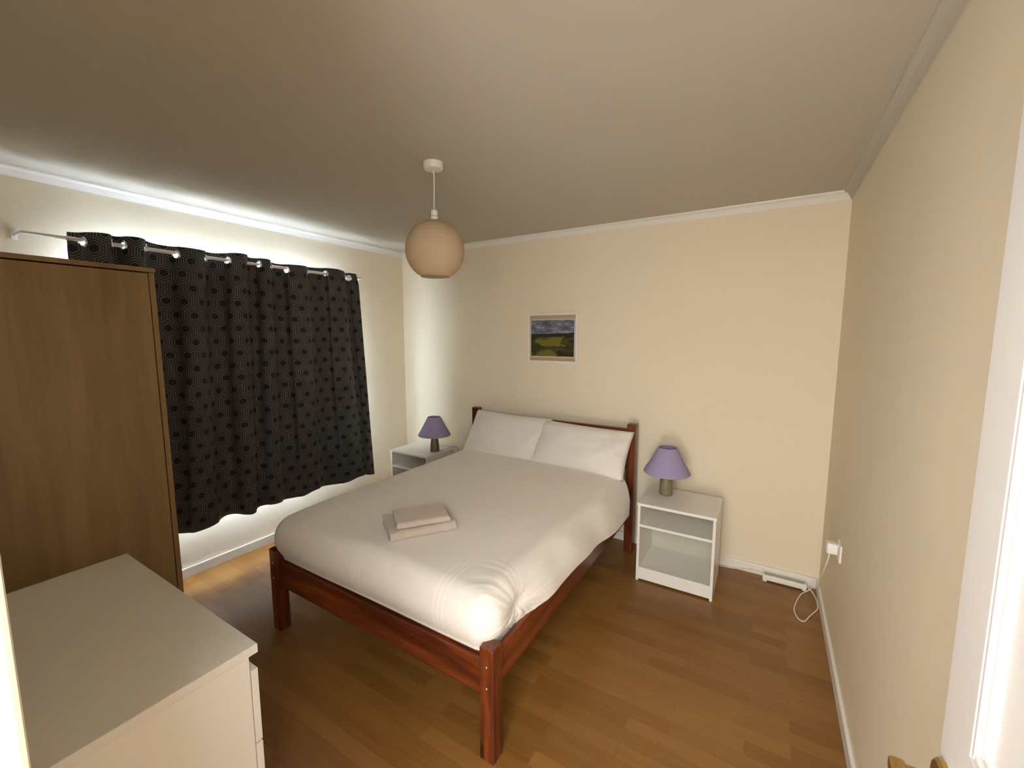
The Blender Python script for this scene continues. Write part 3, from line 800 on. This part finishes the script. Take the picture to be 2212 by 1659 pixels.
# ------------------------------------------------------------------ framed picture
fp = thing('framed_picture', 'small framed landscape print of fields under a cloudy sky, hung above the bed', 'picture', (1.6785, 0.0, 1.565))
ow, oh = 0.2255, 0.204; iw, ih = 0.205, 0.184; d0 = -0.022
bm = bmesh.new()
bx(bm, -ow, -iw, d0, -0.001, -oh, oh, 0.003); bx(bm, iw, ow, d0, -0.001, -oh, oh, 0.003)
bx(bm, -iw, iw, d0, -0.001, ih, oh, 0.003); bx(bm, -iw, iw, d0, -0.001, -oh, -ih, 0.003)
obj('frame', bm, M['trim'], fp, label='thin white frame')
obj('mount', boxbm(-iw, iw, -0.012, -0.002, -ih, ih), M['mount'], fp)
obj('mount_edge', boxbm(-0.201, 0.201, -0.0135, -0.0122, -0.158, 0.155), M['mount_edge'], fp)
bm = bmesh.new(); uvl = bm.loops.layers.uv.new('UVMap')
pw, p0, p1 = 0.193, -0.148, 0.146
vs_ = [bm.verts.new(c_) for c_ in ((-pw, -0.0142, p0), (pw, -0.0142, p0), (pw, -0.0142, p1), (-pw, -0.0142, p1))]
f_ = bm.faces.new(vs_)
for lp, uv_ in zip(f_.loops, ((0, 0), (1, 0), (1, 1), (0, 1))): lp[uvl].uv = uv_
obj('print', bm, M['print'], fp, recalc=False)

# ------------------------------------------------------------------ socket, plug, extension lead
so = thing('wall_socket', 'white wall socket on the right wall near the corner', 'socket', (W, -0.665, 0.55))
obj('face_plate', boxbm(-0.009, 0.0, -0.043, 0.043, -0.043, 0.043, bev=0.003), M['plastic'], so)
obj('switch', boxbm(-0.012, -0.0085, -0.006, 0.006, 0.022, 0.036, bev=0.001), M['plastic'], so)
el = thing('extension_lead', 'white extension lead: plugged in at the right wall, cable looping on the floor', 'extension lead', (3.375, -0.05, 0))
def L3(x, y, z): return (x - 3.375, y + 0.05, z)
bm = bmesh.new(); bx(bm, W - 0.055 - 3.375, W - 0.0095 - 3.375, -0.672 + 0.05, -0.622 + 0.05, 0.528, 0.582, 0.008, 3); auto(obj('plug', bm, M['plastic'], el))
pts = [L3(3.508, -0.647, 0.530), L3(3.506, -0.640, 0.490), L3(3.500, -0.600, 0.420), L3(3.500, -0.500, 0.320), L3(3.512, -0.36, 0.205), L3(3.515, -0.20, 0.10), L3(3.505, -0.075, 0.030),
       L3(3.488, -0.075, 0.006), L3(3.450, -0.139, 0.004), L3(3.419, -0.259, 0.004), L3(3.409, -0.340, 0.004), L3(3.424, -0.412, 0.004), L3(3.452, -0.424, 0.004), L3(3.483, -0.352, 0.004), L3(3.506, -0.302, 0.004), L3(3.527, -0.247, 0.005), L3(3.528, -0.154, 0.004), L3(3.515, -0.085, 0.006), L3(3.495, -0.06, 0.018), L3(3.480, -0.055, 0.022)]
bm = bmesh.new(); tube(bm, spline(pts, 8), 0.0034, 8); obj('cable', bm, M['cable'], el, smooth=True)
bm = bmesh.new(); bx(bm, -0.130, 0.108, -0.030, 0.018, 0.008, 0.042, 0.005, 3); bx(bm, -0.128, -0.105, -0.031, -0.01, 0.0, 0.012, 0.002); bx(bm, 0.085, 0.105, -0.031, -0.01, 0.0, 0.012, 0.002)
sb = auto(obj('socket_block', bm, M['plastic'], el))
bm = bmesh.new(); bx(bm, -0.120, 0.098, -0.022, 0.012, 0.0405, 0.0432, 0.001); obj('socket_face', bm, M['greyplastic'], sb)
lc = thing('lamp_cord', 'thin white cord along the skirting from the extension lead to the right bedside table', 'cord', (3.12, -0.03, 0.0))
bm = bmesh.new(); tube(bm, spline([(0.118, 0.006, 0.026), (0.08, 0.006, 0.030), (0.02, 0.004, 0.022), (-0.05, 0.003, 0.008), (-0.12, 0.003, 0.004), (-0.25, -0.01, 0.004)], 8), 0.003, 8)
obj('cord', bm, M['cable'], lc, smooth=True)
